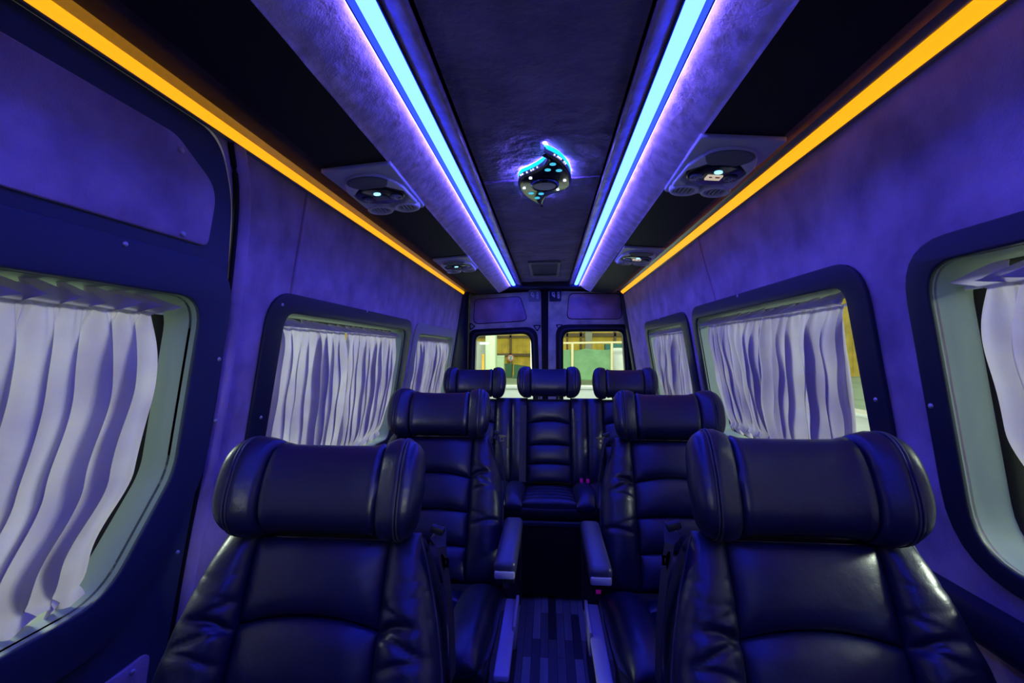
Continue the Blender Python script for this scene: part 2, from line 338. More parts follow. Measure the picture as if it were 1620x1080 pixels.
for nm, out, gl, insp, par_sign in (('door_2', ld, lg, [(-.735, .272), (-.722, .512), (-.275, .533), (-.20, .30)], -1), ('door_3', rd, rg, [(.185, .315), (.21, .557), (.70, .553), (.71, .312)], 1)):
    d = plate(nm, out, [gl], .05, M['steel'], bfn, bevel=.008, n0=.0); tag(d, kind='structure')
    plate('velour_inset', rpoly(hz(insp), .05), [], .008, M['velour'], bfn, d, bevel=.002, n0=.030)
    cx = sum(p[0] for p in insp) / 4
    big = [((x - cx) * 1.025 + cx, (h - .42) * 1.06 + .42) for x, h in insp]
    plate('inset_rebate', rpoly(hz(big), .055), [], .004, M['rubber'], bfn, d, n0=.026)
    def exp(k, kz):
        cx = sum(p[0] for p in gl) / len(gl); cz = sum(p[1] for p in gl) / len(gl)
        return [(cx + (x - cx) * (1 + k), cz + (z - cz) * (1 + kz)) for x, z in gl]
    plate('window_seal', exp(.24, .17), [gl], .035, M['black'], bfn, d, bevel=.012, n0=.028)
    plate('seal_lip', exp(.13, .095), [exp(.07, .05)], .012, M['trim'], bfn, d, bevel=.005, n0=.048)
    plate('glass', exp(.01, .01), [], .005, M['glass'], bfn, d, n0=-.01)
    xs = -.135 if par_sign < 0 else .07
    plate('latch_plate', rpoly(hz([(xs - .055, .485), (xs - .055, .60), (xs + .06, .60), (xs + .06, .485)]), .015), [], .012, M['trim_grey'] if par_sign < 0 else M['trim'], bfn, d, bevel=.003, n0=.032)
    plate('latch_hook', rpoly(hz([(xs - .035, .575), (xs - .005, .575), (xs + .002, .515), (xs - .03, .54)]), .008), [ellipse(xs - .015, CZ + .558, .007, .008, 12)], .012, M['white_plastic'], bfn, d, bevel=.002, n0=.044)
    plate('latch_stay', rpoly(hz([(xs + .022, .578), (xs + .044, .578), (xs + .044, .512), (xs + .022, .512)]), .009), [ellipse(xs + .033, CZ + .561, .005, .006, 12), ellipse(xs + .033, CZ + .529, .005, .006, 12)], .012, M['white_plastic'], bfn, d, bevel=.002, n0=.044)
    tri = ([[(-.775, .285), (-.715, .245), (-.775, .20)], [(-.15, .255), (-.065, .255), (-.105, .185)]] if par_sign < 0 else [[(.07, .26), (.15, .26), (.11, .20)]])
    for t in tri:
        c = (sum(p[0] for p in t) / 3, sum(p[1] for p in t) / 3)
        inner = [((x - c[0]) * .62 + c[0], (h - c[1]) * .62 + c[1]) for x, h in t]
        plate('pressed_gusset', rpoly(hz(t), .012), [rpoly(hz(inner), .008)], .01, M['rubber'], bfn, d, n0=.028)
# corner pillars between side walls and rear doors
for s, nm in ((-1, 'trim_4'), (1, 'trim_5')):
    a = AL if s < 0 else AR; bm = bmesh.new(); rings = []
    for k in range(15):
        h = -1.33 + k * (1.95 / 14); xw = a - BL * h + .01
        xd = (.795 if s < 0 else .80) - .02 * max(h, 0)
        rings.append([(s * (xw), 4.26, CZ + h), (s * (xw - .02), 4.27, CZ + h), (s * (xw - .035), 4.32, CZ + h), (s * (xd + .03), 4.43, CZ + h), (s * (xd), 4.455, CZ + h), (s * xd, 4.5, CZ + h)])
    loft(bm, rings, False); tag(from_bm(nm, bm, M['trim'], None, 60), kind='structure')
bm = bmesh.new(); prism_y(bm, [(-.88, CZ + .60), (.80, CZ + .60), (.78, CZ + .72), (-.86, CZ + .72)], 4.28, 4.52); tag(from_bm('trim_6', bm, M['trim'], None, 30), kind='structure')
# front wall added behind the viewer, opening sized to limit incoming light
ffn = lambda u, v, n: (u, Y0 + n, v)
tag(plate('wall_front', [(-1.12, 0), (1.12, 0), (1.12, 2.1), (-1.12, 2.1)], [rpoly(hz([(-.28, -.02), (-.28, .27), (.28, .27), (.28, -.02)]), .08)], .04, M['black'], ffn), kind='structure')

# ------------------------------------------------------------------ ceiling and overhead mouldings
def zc(h): return CZ + h
def crease_sheet(name, x0, x1, ya, yb, h, m, nx=40, ny=220, amp=.004, thick=.03):
    bm = bmesh.new(); rnd = random.Random(3)
    ph = [(rnd.uniform(2, 14), rnd.uniform(2, 10), rnd.uniform(0, 6), rnd.uniform(.2, 1)) for _ in range(10)]
    g = []
    for j in range(ny + 1):
        row = []
        for i in range(nx + 1):
            x = x0 + (x1 - x0) * i / nx; y = ya + (yb - ya) * j / ny
            d = sum(a * math.sin(fx * x * 3 + fy * y + p) for fx, fy, p, a in ph) / 5
            row.append(bm.verts.new((x, y, zc(h) + amp * d)))
        g.append(row)
    for j in range(ny):
        for i in range(nx): bm.faces.new((g[j][i], g[j][i + 1], g[j + 1][i + 1], g[j + 1][i]))
    ex = bmesh.ops.extrude_face_region(bm, geom=bm.faces[:])
    for v in ex['geom']:
        if isinstance(v, bmesh.types.BMVert): v.co.z = zc(h) + thick
    return from_bm(name, bm, m, None, 60)
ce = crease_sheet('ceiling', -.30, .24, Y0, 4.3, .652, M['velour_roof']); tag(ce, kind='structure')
bm = bmesh.new(); box(bm, -1.0, 1.0, Y0, 4.55, zc(.70), zc(.74)); tag(from_bm('trim_20', bm, M['black'], None, 0), kind='structure')  # outer roof skin, put in to keep outside light out
bm = bmesh.new(); tube(bm, [(-.25, 1.73, zc(.650)), (-.02, 1.715, zc(.649)), (.20, 1.70, zc(.650))], .005, 8); from_bm('seam_welt', bm, M['velour_roof'], ce)
YE = 4.26
def strip(prof, name, m, kind_lab=None, ya=Y0, yb=YE, parent=None, smooth=40, thick=.0):
    bm = bmesh.new(); rings = []; n = 1
    rings = [[(x, y, zc(h)) for x, h in prof] for y in (ya, yb)]
    loft(bm, rings, False)
    if thick:
        ex = bmesh.ops.extrude_face_region(bm, geom=bm.faces[:])
        for v in ex['geom']:
            if isinstance(v, bmesh.types.BMVert): v.co.z += thick
    return from_bm(name, bm, m, parent, smooth)
def roll(name, prof, m):
    """padded velour roll with slightly uneven surface"""
    bm = bmesh.new(); rnd = random.Random(len(name) + (5 if prof[0][0] > 0 else 0)); ny = 260
    pr = arc([Vector((x, h)) for x, h in prof], 4); rings = []
    ph = [(rnd.uniform(4, 40), rnd.uniform(0, 6), rnd.uniform(-1, 1)) for _ in range(9)]
    for j in range(ny + 1):
        y = Y0 + (YE - Y0) * j / ny; r = []
        for i, (x, h) in enumerate(pr):
            t = i / (len(pr) - 1); wv = sum(math.sin(f * y + p + q * 6 * t) for f, p, q in ph) / 9 * math.sin(PI * t)
            r.append((x, y, zc(h - .003 * wv)))
        rings.append(r)
    loft(bm, rings, False)
    return from_bm(name, bm, m, None, 60)
tn = 7
for s, ledc, cover, rl, blk, band, metal, amb in (
    (-1, (-.338, -.302, .618), [(-.301, .624), (-.256, .611), (-.250, .612), (-.247, .620), (-.247, .645)],
     [(-.350, .622), (-.354, .610), (-.371, .596), (-.393, .581), (-.415, .568), (-.436, .557), (-.453, .551), (-.462, .547), (-.463, .57)],
     [(-.464, .548), (-.650, .533)], [(-.650, .533), (-.668, .532), (-.70, .545), (-.757, .560)], [(-.757, .560), (-.775, .562), (-.789, .558)],
     [(-.788, .560), (-.787, .556), (-.796, .534), (-.800, .532)]),
    (1, (.243, .279, .618), [(.242, .624), (.204, .611), (.198, .612), (.195, .620), (.195, .645)],
     [(.294, .622), (.298, .610), (.315, .596), (.335, .582), (.354, .569), (.371, .558), (.385, .551), (.393, .547), (.394, .57)],
     [(.394, .548), (.585, .533)], [(.585, .533), (.600, .533), (.645, .558)], [(.645, .560), (.655, .553), (.666, .550)],
     [(.665, .552), (.666, .546), (.687, .526), (.690, .524)])):
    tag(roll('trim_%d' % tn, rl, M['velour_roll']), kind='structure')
    tag(strip(blk, 'trim_%d' % (tn + 1), M['black_panel'], thick=.02), kind='structure')
    tag(strip(band, 'trim_%d' % (tn + 2), M['brown_dim'] if s < 0 else M['brown'], thick=.02), kind='structure')
    tn += 3
    side = 'left' if s < 0 else 'right'
    # violet light channel
    x0, x1, h0 = ledc; xc = (x0 + x1) / 2; r = (x1 - x0) / 2
    lt = empty('light_strip', (xc, 1.5, zc(h0)))
    tag(lt, 'long cyan-violet light strip beside the %s of the centre ceiling panel' % ('left edge' if s < 0 else 'right edge'), 'light strip', 'cyan-violet ceiling light strips')
    bm = bmesh.new(); prof = [(x0 + .001 - xc, .006)] + [(r * -math.cos(PI * k / 10) * .97, -.010 * math.sin(PI * k / 10)) for k in range(11)] + [(x1 - .001 - xc, .006)]
    loft(bm, [[(x, y - 1.5, z) for x, z in prof] for y in (Y0, YE - .03)], True, True); from_bm('diffuser', bm, M['led'], lt, 60)
    ch = [(x0 - .008, .637), (x0 - .008, .600), (x0 - .005, .600), (x0 - .001, .630), (x1 + .001, .630), (x1 + .001, .616), (x1 + .004, .616), (x1 + .004, .637)]
    if s > 0: ch = [(x0 + x1 - x, h) for x, h in reversed(ch)]
    bm = bmesh.new(); loft(bm, [[(x - xc, y - 1.5, z - h0) for x, z in ch] for y in (Y0, YE - .02)], True, True); from_bm('channel', bm, M['trim'], lt, 30)
    xo = x0 - .0089 if s < 0 else x1 + .0089
    bm = bmesh.new(); box(bm, xo - .0006 - xc, xo + .0006 - xc, Y0 - 1.5, YE - .03 - 1.5, .600 - h0, .613 - h0); from_bm('hidden_fill_strip', bm, M['hidden_fill'], lt, 0)  # added strip hidden behind the channel, throws violet onto the roll
    cv = strip(cover, 'acrylic_cover', M['acrylic'], parent=None, yb=YE - .03, thick=.004); cv.parent = lt; cv.matrix_parent_inverse = Matrix.Translation((-xc, -1.5, -zc(h0)))
    # amber light channel at the top of the wall
    al = empty('light_strip', (amb[1][0], 1.5, zc(.54)))
    tag(al, 'long amber light strip along the top of the %s wall' % side, 'light strip', 'amber wall light strips')
    def sub(prof, nm, m, y1_=YE, closed=False, thick=0):
        bm = bmesh.new(); loft(bm, [[(x - amb[1][0], y - 1.5, h - .54) for x, h in prof] for y in (Y0, y1_)], closed, closed)
        return from_bm(nm, bm, m, al, 40)
    sub(metal, 'aluminium_profile', M['alu'])
    e = amb
    sub([e[1], e[2], (e[2][0] - s * .001, e[2][1] + .012), (e[1][0] + s * .006, e[1][1] + .012)], 'diffuser', M['amber'], YE - .01, True)
    sub([e[2], (e[2][0] + s * .001, e[2][1] - .003), (e[3][0] + s * .003, e[3][1] - .003), (e[3][0] + s * .012, e[3][1] + .01), (e[2][0] + s * .002, e[2][1] + .01)], 'lower_lip', M['alu'], YE, True)
# closing cap at the end of the light channels
for xa, xb in ((-.46, -.25), (.20, .39)):
    pass

# roof hatch vent
hv = empty('roof_vent', (-.026, 3.57, zc(.652))); tag(hv, 'small dark square roof vent between the far ends of the ceiling light strips', 'roof vent')
f2 = lambda u, v, n: (u, v, -n)
plate('frame', rpoly([(-.118, -.30), (.118, -.30), (.118, .30), (-.118, .30)], .02), [rpoly([(-.095, -.26), (.095, -.26), (.095, .26), (-.095, .26)], .015)], .022, M['grey_plastic'], f2, hv, bevel=.004, n0=.008)
plate('flap', rpoly([(-.095, -.26), (.095, -.26), (.095, .26), (-.095, .26)], .015), [], .008, M['trim'], f2, hv, n0=.004)

# ------------------------------------------------------------------ ornate ceiling lamp
def lp(X, Y, h=.620): return on_z(780 + X / 7.717, 210 + Y / 7.717, h)
lpts = [(618, 228), (660, 252), (730, 285), (810, 330), (885, 400), (940, 490), (955, 590), (915, 650), (820, 698), (710, 735), (640, 790), (608, 882), (560, 858), (480, 815), (380, 745), (318, 665), (306, 600), (340, 540), (440, 495), (540, 445), (615, 390), (655, 330), (652, 285)]
lw = [lp(*p) for p in lpts]; lc = Vector(lp(630, 560))
root = empty('ceiling_lamp', (lc.x, lc.y, zc(.652)))
tag(root, 'glossy black flame-shaped ceiling lamp with cyan dots and a violet halo', 'ceiling lamp')
def smooth_closed(pts, n=4, keep=()):
    out = []; N = len(pts)
    for i in range(N):
        a, b, c, d = [Vector(pts[(i + k) % N]) for k in (-1, 0, 1, 2)]
        if i in keep: a = b - (c - b) * .4
        if (i + 1) % N in keep: d = c + (c - b) * .4
        for k in range(n):
            t = k / n; out.append(.5 * ((2 * b) + (c - a) * t + (2 * a - 5 * b + 4 * c - d) * t * t + (3 * b - a - 3 * c + d) * t ** 3))
    return out
ol = smooth_closed(lw, 4, keep=(0, 11))
NO = len(ol); nrm_ = []
for i in range(NO):
    t = (ol[(i + 1) % NO] - ol[i - 1]).normalized(); nrm_.append(Vector((t.y, -t.x)))
ar = sum(ol[i].x * ol[(i + 1) % NO].y - ol[(i + 1) % NO].x * ol[i].y for i in range(NO))
sg_ = 1 if ar > 0 else -1
def ring_at(d, z):   # outline inset by d
    return [((p - nn * sg_ * d).x - lc.x, (p - nn * sg_ * d).y - lc.y, z) for p, nn in zip(ol, nrm_)]
def capped(name, rings, m):
    bm = bmesh.new(); vs = loft(bm, rings, True)
    for r in (vs[0], vs[-1]):
        es = [e for e in bm.edges if e.is_boundary and e.verts[0] in r]
        bmesh.ops.triangle_fill(bm, use_beauty=True, edges=es)
    return from_bm(name, bm, m, root, 40)
capped('side_band', [ring_at(.004, -.016), ring_at(.001, -.018), ring_at(.001, -.032)], M['acrylic'])
capped('body', [ring_at(.0, -.031), ring_at(-.001, -.035), ring_at(.004, -.040), ring_at(.010, -.042)], M['gloss'])
capped('halo_light', [ring_at(.0015, -.003), ring_at(.0015, -.0165)], M['halo'])
capped('halo_fill_ring', [ring_at(.006, .003), ring_at(.006, -.0032)], M['halo_fill'])  # added ring tucked above the halo, throws violet onto the ceiling
hb = .609
def disc(name, X, Y, r, z0, z1, m):
    x, y = lp(X, Y, hb); bm = bmesh.new(); loft(bm, [[(x - lc.x + r * math.cos(a * PI / 10), y - lc.y + r * math.sin(a * PI / 10), z) for a in range(20)] for z in (z0, z1)], True, True); return from_bm(name, bm, m, root)
for X, Y in ((730, 385), (668, 455), (805, 462), (465, 740), (587, 747), (540, 797)): disc('glowing_dot', X, Y, .0105, -.036, -.0435, M['cyan'])
for X, Y in ((458, 550), (875, 578), (380, 672), (790, 690)): disc('spot_light', X, Y, .0055, -.036, -.046, M['spot'])
x, y = lp(630, 632, hb); x -= lc.x; y -= lc.y
bm = bmesh.new(); loft(bm, [[(x + rx * math.cos(a * PI / 20), y + rx * math.sin(a * PI / 20), z) for a in range(40)] for z, rx in ((-.036, .052), (-.046, .052), (-.052, .049), (-.052, .043), (-.046, .041), (-.038, .041))], True); from_bm('lens_ring', bm, M['gloss'], root)
bm = bmesh.new(); loft(bm, [[(x + rx * math.cos(a * PI / 20), y + rx * math.sin(a * PI / 20), z) for a in range(40)] for z, rx in ((-.040, .041), (-.050, .041), (-.053, .020))], True, True); from_bm('centre_lens', bm, M['unit_plate'], root)
for X, Y in ((345, 518), (378, 498), (420, 480), (465, 462), (508, 442), (552, 420), (738, 268), (770, 288), (800, 304), (830, 322), (860, 350), (880, 372)):
    x, y = lp(X, Y, .628); q = min(range(NO), key=lambda i: (ol[i] - Vector((x, y))).length); p = ol[q] + nrm_[q] * sg_ * .0002
    bm = bmesh.new(); dome(bm, (p.x - lc.x, p.y - lc.y, -.025), (nrm_[q].x * sg_, nrm_[q].y * sg_, 0), .0026, .003, 8); from_bm('led_bead', bm, M['spot'], root)

# ------------------------------------------------------------------ overhead service units
def lin(side, x): return None
def service_unit(side, cx, cy, lit, label):
    h = .548 - .0
    root = empty('service_unit', (cx, cy, CZ + .541)); tag(root, label, 'service panel', 'overhead service units')
    q = side   # +1 right: outer side is +x
    g = lambda u, v, n: (u, v, -n - .0806 * 0 + (u * q) * -.08)
    outl = rpoly([(-.105, -.205), (.105, -.205), (.10, .19), (-.10, .19)], [.01, .01, .02, .02])
    plate('face_plate', outl, [], .014, M['unit_plate'], g, root, bevel=.004, n0=.005)
    wing_l = rpoly([(-.092, -.05), (-.068, -.13), (-.040, -.075), (-.083, -.02), (-.083, .05), (-.05, .095), (-.095, .115)], .012)
    wing_r = [(-x, y) for x, y in reversed(wing_l)]
    for wg in (wing_l, wing_r): plate('raised_wing', wg, [], .014, M['unit_wing'], g, root, bevel=.005, n0=.016)
    plate('speaker_grille', ellipse(0, -.11, .064, .052), [], .014, M['grille'], g, root, bevel=.004, n0=.016)
    plate('speaker_rim', ellipse(0, -.11, .069, .057), [ellipse(0, -.11, .064, .052)], .012, M['unit_plate'], g, root, n0=.014, bevel=.002)
    cn = plate('console', ellipse(0, .0, .080, .072), [], .016, M['gloss'], g, root, bevel=.005, n0=.018)
    plate('button_ring', ellipse(0, -.032, .0115, .0115, 24), [ellipse(0, -.032, .0075, .0075, 24)], .004, M['ring_glow'], g, root, n0=.027)
    plate('button_mark', ellipse(0, -.032, .0045, .0045, 16), [], .004, M['ring_glow'], g, root, n0=.027)
    pl = plate('switch', rpoly([(-.022, -.010), (.022, -.010), (.022, .024), (-.022, .024)], .003), [], .006, M['lit_display'] if lit else M['lens_dim'], g, root, bevel=.001, n0=.027)
    if lit:
        for a, b in ((-.016, -.008), (.002, .014)): plate('switch_mark', [(a, -.005), (b, -.005), (b, 0), (a, 0)], [], .002, M['red_mark'], g, root, n0=.031)
    for sx in (-1, 1):
        rl = plate('reading_light', ellipse(sx * .049, .008, .019, .020), [], .008, M['lens'] if sx != q else M['lens_dim'], g, root, bevel=.002, n0=.028)
        for a in range(4):
            c, s_ = math.cos(a * PI / 4), math.sin(a * PI / 4)
            plate('facet', [(sx * .049 - .015 * c - .0008, .008 - .015 * s_), (sx * .049 - .015 * c + .0008, .008 - .015 * s_), (sx * .049 + .015 * c + .0008, .008 + .015 * s_), (sx * .049 + .015 * c - .0008, .008 + .015 * s_)], [], .002, M['white_plastic'], g, rl, n0=.0325)
        vt = plate('air_vent', ellipse(sx * .049, .132, .046, .046), [ellipse(sx * .049, .132, .034, .034)], .022, M['unit_wing'], g, root, bevel=.006, n0=.018)
        plate('vent_well', ellipse(sx * .049, .132, .034, .034), [], .004, M['black'], g, vt, n0=.012)
        for a in range(-2, 3):
            L = math.sqrt(.033 ** 2 - (a * .0125) ** 2)
            plate('louvre', [(sx * .049 + a * .0125 - .0022, .132 - L), (sx * .049 + a * .0125 + .0022, .132 - L), (sx * .049 + a * .0125 + .0022, .132 + L), (sx * .049 + a * .0125 - .0022, .132 + L)], [], .010, M['unit_plate'], g, vt, n0=.018)
    return root
service_unit(-1, -.558, 1.475, False, 'larger near service panel with speaker, dark switch and vents on the left overhead locker')
service_unit(1, .490, 1.375, True, 'larger near service panel with a lit cream switch on the right overhead locker')
service_unit(-1, -.558, 2.77, False, 'small distant service panel with dark oval on the left overhead locker')
service_unit(1, .500, 2.60, True, 'small distant service panel with pale lit switch on the right overhead locker')

# ------------------------------------------------------------------ curtains
def interp(tab, v):
    for (a, x), (b, y) in zip(tab, tab[1:]):
        if v <= b: t = (v - a) / (b - a) if b > a else 0; t = t * t * (3 - 2 * t); return x + (y - x) * t
    return tab[-1][1]
def curtain(s, left, right, htop, hbot, folds, label, group, off=-.018, amp=.015, seed=1, head=.045):
    """gathered cloth: pinched at a rod near the top and the bottom, deep uneven pleats between"""
    fn = W(s); rnd = random.Random(seed); per = 22; nu = int(folds * per); bm = bmesh.new(); g = []
    K = 60; am = [rnd.uniform(.55, 1.35) for _ in range(K)]; sh = [rnd.uniform(-.30, .30) for _ in range(K)]; wid = [rnd.uniform(.25, .75) for _ in range(K)]
    fl = [rnd.uniform(-1, 1) for _ in range(K)]; drift = [rnd.uniform(-.35, .35) for _ in range(K)]
    def sm(a, t): k = int(math.floor(t)); f = t - k; f = f * f * (3 - 2 * f); return a[k % K] * (1 - f) + a[(k + 1) % K] * f
    Ht = htop - hbot
    vs = [head * q / 5 for q in range(6)] + [head + (Ht - .035 - head) * (q / 50) ** 1.15 for q in range(1, 51)] + [Ht - .035 + .035 * q / 4 for q in range(1, 5)]
    for hv_ in vs:
        v = hv_ / Ht; yl = interp(left, v); yr = interp(right, v); row = []; bot = Ht - hv_
        for i in range(nu + 1):
            u = i / nu; fa = u * folds + .10 * math.sin(2.6 * v + 4 * u + seed) * v
            A = amp * sm(am, fa)
            ang = 2 * PI * fa + sm(sh, fa) * 2 + sm(drift, fa) * v * 1.6
            w0 = 2 * abs(math.cos(ang / 2)) ** .85 - 1.25; w1 = .30 * math.sin(2 * ang + 5 * sm(wid, fa) + v) + .24 * math.sin(3 * ang + 7 * sm(sh, fa + .5)) * (1 - .3 * v)
            below = max(0, hv_ - head); gather = 1 - math.exp(-below / .05)
            if hv_ >= head:
                k = (.35 + .65 * gather); k *= 1 - .6 * math.exp(-max(0, bot - .035) / .03)
                n = off + A * (w0 * (.55 + .45 * gather) + w1 + .25 * (1 - gather) * math.sin(4 * ang)) * k
                y = yl + (yr - yl) * u + A * 1.15 * math.cos(ang) * k * (.4 + .6 * gather)
                zz = htop - hv_
            else:
                t = (head - hv_) / head
                tri = 2 / PI * math.asin(math.sin(ang + .8 + t * 1.2))
                n = off + A * (.5 + 1.0 * t) * tri + .016 * t
                y = yl + (yr - yl) * u + t * .020 * math.sin(ang + 2.2) + .4 * A * math.cos(ang)
                zz = htop - hv_ - t * (.012 + .016 * math.sin(ang + 1.9) + .004 * sm(fl, fa))
            if bot < .035: t = (.035 - bot) / .035; y += .018 * t * math.sin(ang * 1.5); zz += .016 * t * math.sin(ang * 1.5 + 1); n += .012 * t * math.cos(ang * 1.5)
            n += .006 * math.sin(5 * v + 3 * u + seed) * gather + .0025 * math.sin(17 * v + 23 * u)
            row.append(bm.verts.new(fn(y, CZ + zz, n)))
        g.append(row)
    for j in range(len(vs) - 1):
        for i in range(nu): bm.faces.new((g[j][i], g[j][i + 1], g[j + 1][i + 1], g[j + 1][i]))
    o = from_bm('curtain', bm, M['curtain'], None, 180); tag(o, label, 'curtain', group)
    return o
G = 'lilac pleated window curtains'
curtain(-1, [(0, -.1), (1, -.12)], [(0, .985), (.06, .975), (.3, .975), (.6, .945), (.85, .885), (1, .90)], .128, -.535, 20, 'large pale lilac curtain swept sideways on the sliding door window', G, seed=21, amp=.019, head=.045, off=-.03)
curtain(-1, [(0, 1.465), (1, 1.475)], [(0, 1.96), (.5, 2.02), (1, 2.05)], .112, -.505, 8, 'lilac curtain on the left wall, nearer half of its two-curtain window', G, seed=2, amp=.022, head=.03, off=-.024)
curtain(-1, [(0, 1.99), (.5, 2.04), (1, 2.07)], [(0, 2.66), (.6, 2.68), (.85, 2.66), (1, 2.62)], .112, -.505, 10, 'lilac curtain on the left wall, farther half of its two-curtain window', G, seed=9, off=-.030, amp=.022, head=.03)
curtain(-1, [(0, 3.03), (1, 3.06)], [(0, 4.08), (1, 4.05)], .105, -.48, 15, 'lilac curtain on the rearmost left window, next to the rear doors', G, seed=5, amp=.024, head=.03, off=-.03)
curtain(1, [(0, -.2), (1, -.25)], [(0, .905), (.06, .885), (.3, .89), (.55, .885), (.85, .83), (1, .80)], .155, -.385, 19, 'large curtain cut by the right photo edge, on the nearest right window', G, seed=23, amp=.019, head=.042, off=-.03)
curtain(1, [(0, 1.262), (.3, 1.30), (.6, 1.335), (1, 1.36)], [(0, 1.715), (.4, 1.75), (.8, 1.79), (1, 1.80)], .152, -.375, 7, 'white-lilac curtain on the middle right window, half nearer the viewer', G, seed=7, off=-.024, amp=.024, head=.03)
curtain(1, [(0, 1.735), (.4, 1.77), (.8, 1.81), (1, 1.82)], [(0, 2.29), (.5, 2.27), (1, 2.20)], .152, -.362, 9, 'white-lilac curtain on the middle right window, half toward the rear', G, seed=12, off=-.030, amp=.022, head=.03)
curtain(1, [(0, 2.63), (.5, 2.63), (1, 2.63)], [(0, 3.04), (1, 3.16)], .143, -.38, 6, 'lilac curtain on the rearmost right window, nearer half', G, seed=15, amp=.022, head=.03, off=-.024)
curtain(1, [(0, 3.06), (1, 3.19)], [(0, 3.44), (1, 3.44)], .143, -.38, 5, 'lilac curtain on the rearmost right window, farther half', G, seed=16, off=-.030, amp=.022, head=.03)
# curtain rods
for s, a, b, h, off in ((-1, -.15, 1.03, .092, -.05), (-1, 1.45, 2.70, .084, -.045), (-1, 3.01, 4.12, .077, -.045), (1, -.25, .95, .122, -.05), (1, 1.215, 2.36, .124, -.045), (1, 2.62, 3.49, .115, -.045)):
    fn = W(s); bm = bmesh.new(); tube(bm, [fn(a, CZ + h, off), fn((a + b) / 2, CZ + h, off), fn(b, CZ + h, off)], .0045, 8)
    lab = {(-1, -.15): 'thin rod holding the curtain of the sliding door window', (-1, 1.45): 'thin rod holding the two curtains of the left wall middle window', (-1, 3.01): 'thin rod of the rearmost left window curtain',
           (1, -.25): 'thin rod holding the curtain at the right photo edge', (1, 1.215): 'thin rod holding the two curtains of the middle right window', (1, 2.62): 'thin rod holding the rearmost right curtains'}[(s, a)]
    tag(from_bm('curtain_rod', bm, M['white_plastic']), lab, 'curtain rod', 'thin curtain rods')

# ------------------------------------------------------------------ seats
def cosn(n): return [-math.cos(PI * k / n) for k in range(n + 1)]
def pillow(name, S, depth, m, parent, fmap, n0=0, back=.012, e=3.2, nu=20, nv=14, wr=None, sub=True):
    """puffy cushion; S(u,v) in [-1,1]^2 gives (a,b); fmap(a,b,n) places it"""
    us = cosn(nu); vs = cosn(nv); bm = bmesh.new(); F_ = []; B_ = []
    for j, v in enumerate(vs):
        rf = []; rb = []
        for i, u in enumerate(us):
            a, b = S(u, v); edge = i in (0, nu) or j in (0, nv)
            pr = ((1 - abs(u) ** e) ** (1 / e) * (1 - abs(v) ** e) ** (1 / e)) if not edge else 0
            d = depth(u, v) if callable(depth) else depth
            n = n0 + d * pr + (wr(u, v, a, b) * pr if wr else 0)
            vf = bm.verts.new(fmap(a, b, n)); rf.append(vf)
            rb.append(vf if edge else bm.verts.new(fmap(a, b, n0 - back * pr)))
        F_.append(rf); B_.append(rb)
    for j in range(nv):
        for i in range(nu):
            bm.faces.new((F_[j][i], F_[j][i + 1], F_[j + 1][i + 1], F_[j + 1][i]))
            q = (B_[j][i], B_[j + 1][i], B_[j + 1][i + 1], B_[j][i + 1])
            if len(set(q)) >= 3 and len({x for x in q} & {x for x in (F_[j][i], F_[j][i + 1], F_[j + 1][i + 1], F_[j + 1][i])}) < 4:
                try: bm.faces.new(q)
                except ValueError: pass
    return from_bm(name, bm, m, parent, 75)
def headrest(parent, fmap, cb, n_c, W_=.215, H_=.101, T_=.066, flare=.042, rndseed=0):
    """padded roll with forward wings; three closed meshes plus piping"""
    def ringpts(s, e_scale=1.0, extra=0):
        a = W_ * s; f = abs(s)
        n = n_c + flare * f ** 2.4
        hh = H_ - .006 + .016 * max(0, min(1, (f - .45) / .25)); th = T_ + .012 * max(0, min(1, (f - .5) / .25))
        for c, wd, dp in ((.56, .018, .010), (.80, .010, .004)): k = math.exp(-((f - c) / wd) ** 2) * dp; hh -= k; th -= k
        sc = (1 - f ** 9) ** (1 / 2.6) if f < 1 else 0
        if f < .5: pass
        pts = []
        for k in range(32):
            t = 2 * PI * k / 32; c, s_ = math.cos(t), math.sin(t); ex = 2 / 2.6
            y = math.copysign(abs(c) ** ex, c) * th * sc; z = math.copysign(abs(s_) ** ex, s_) * hh * (sc ** .8)
            pts.append(fmap(a + (0 if f < .5 else math.copysign(.006, s) * (c)), cb + z + extra, n + y))
        return pts
    ss = [-.56 + 1.12 * k / 28 for k in range(29)]
    bm = bmesh.new(); loft(bm, [ringpts(s) for s in ss], True, True); c_ = from_bm('headrest', bm, M['leather'], parent, 60)
    for q in (-1, 1):
        ww = [.56, .575, .59, .62, .66, .70, .74, .775, .79, .80, .81, .825, .86, .90, .93, .955, .975, .988, .996, .9995]
        bm = bmesh.new(); loft(bm, [ringpts(q * s) for s in ww], True, True); wg = from_bm('headrest_wing', bm, M['leather_fold'], parent, 60)
        for sp in (.785, .815):
            base = ringpts(q * sp); ctr = sum((Vector(p) for p in base), Vector()) / len(base)
            bm = bmesh.new(); tube(bm, [ctr + (Vector(p) - ctr) * 1.008 for p in base], .0022, 6, True); from_bm('piping', bm, M['stitch'], wg, 60)
    return c_
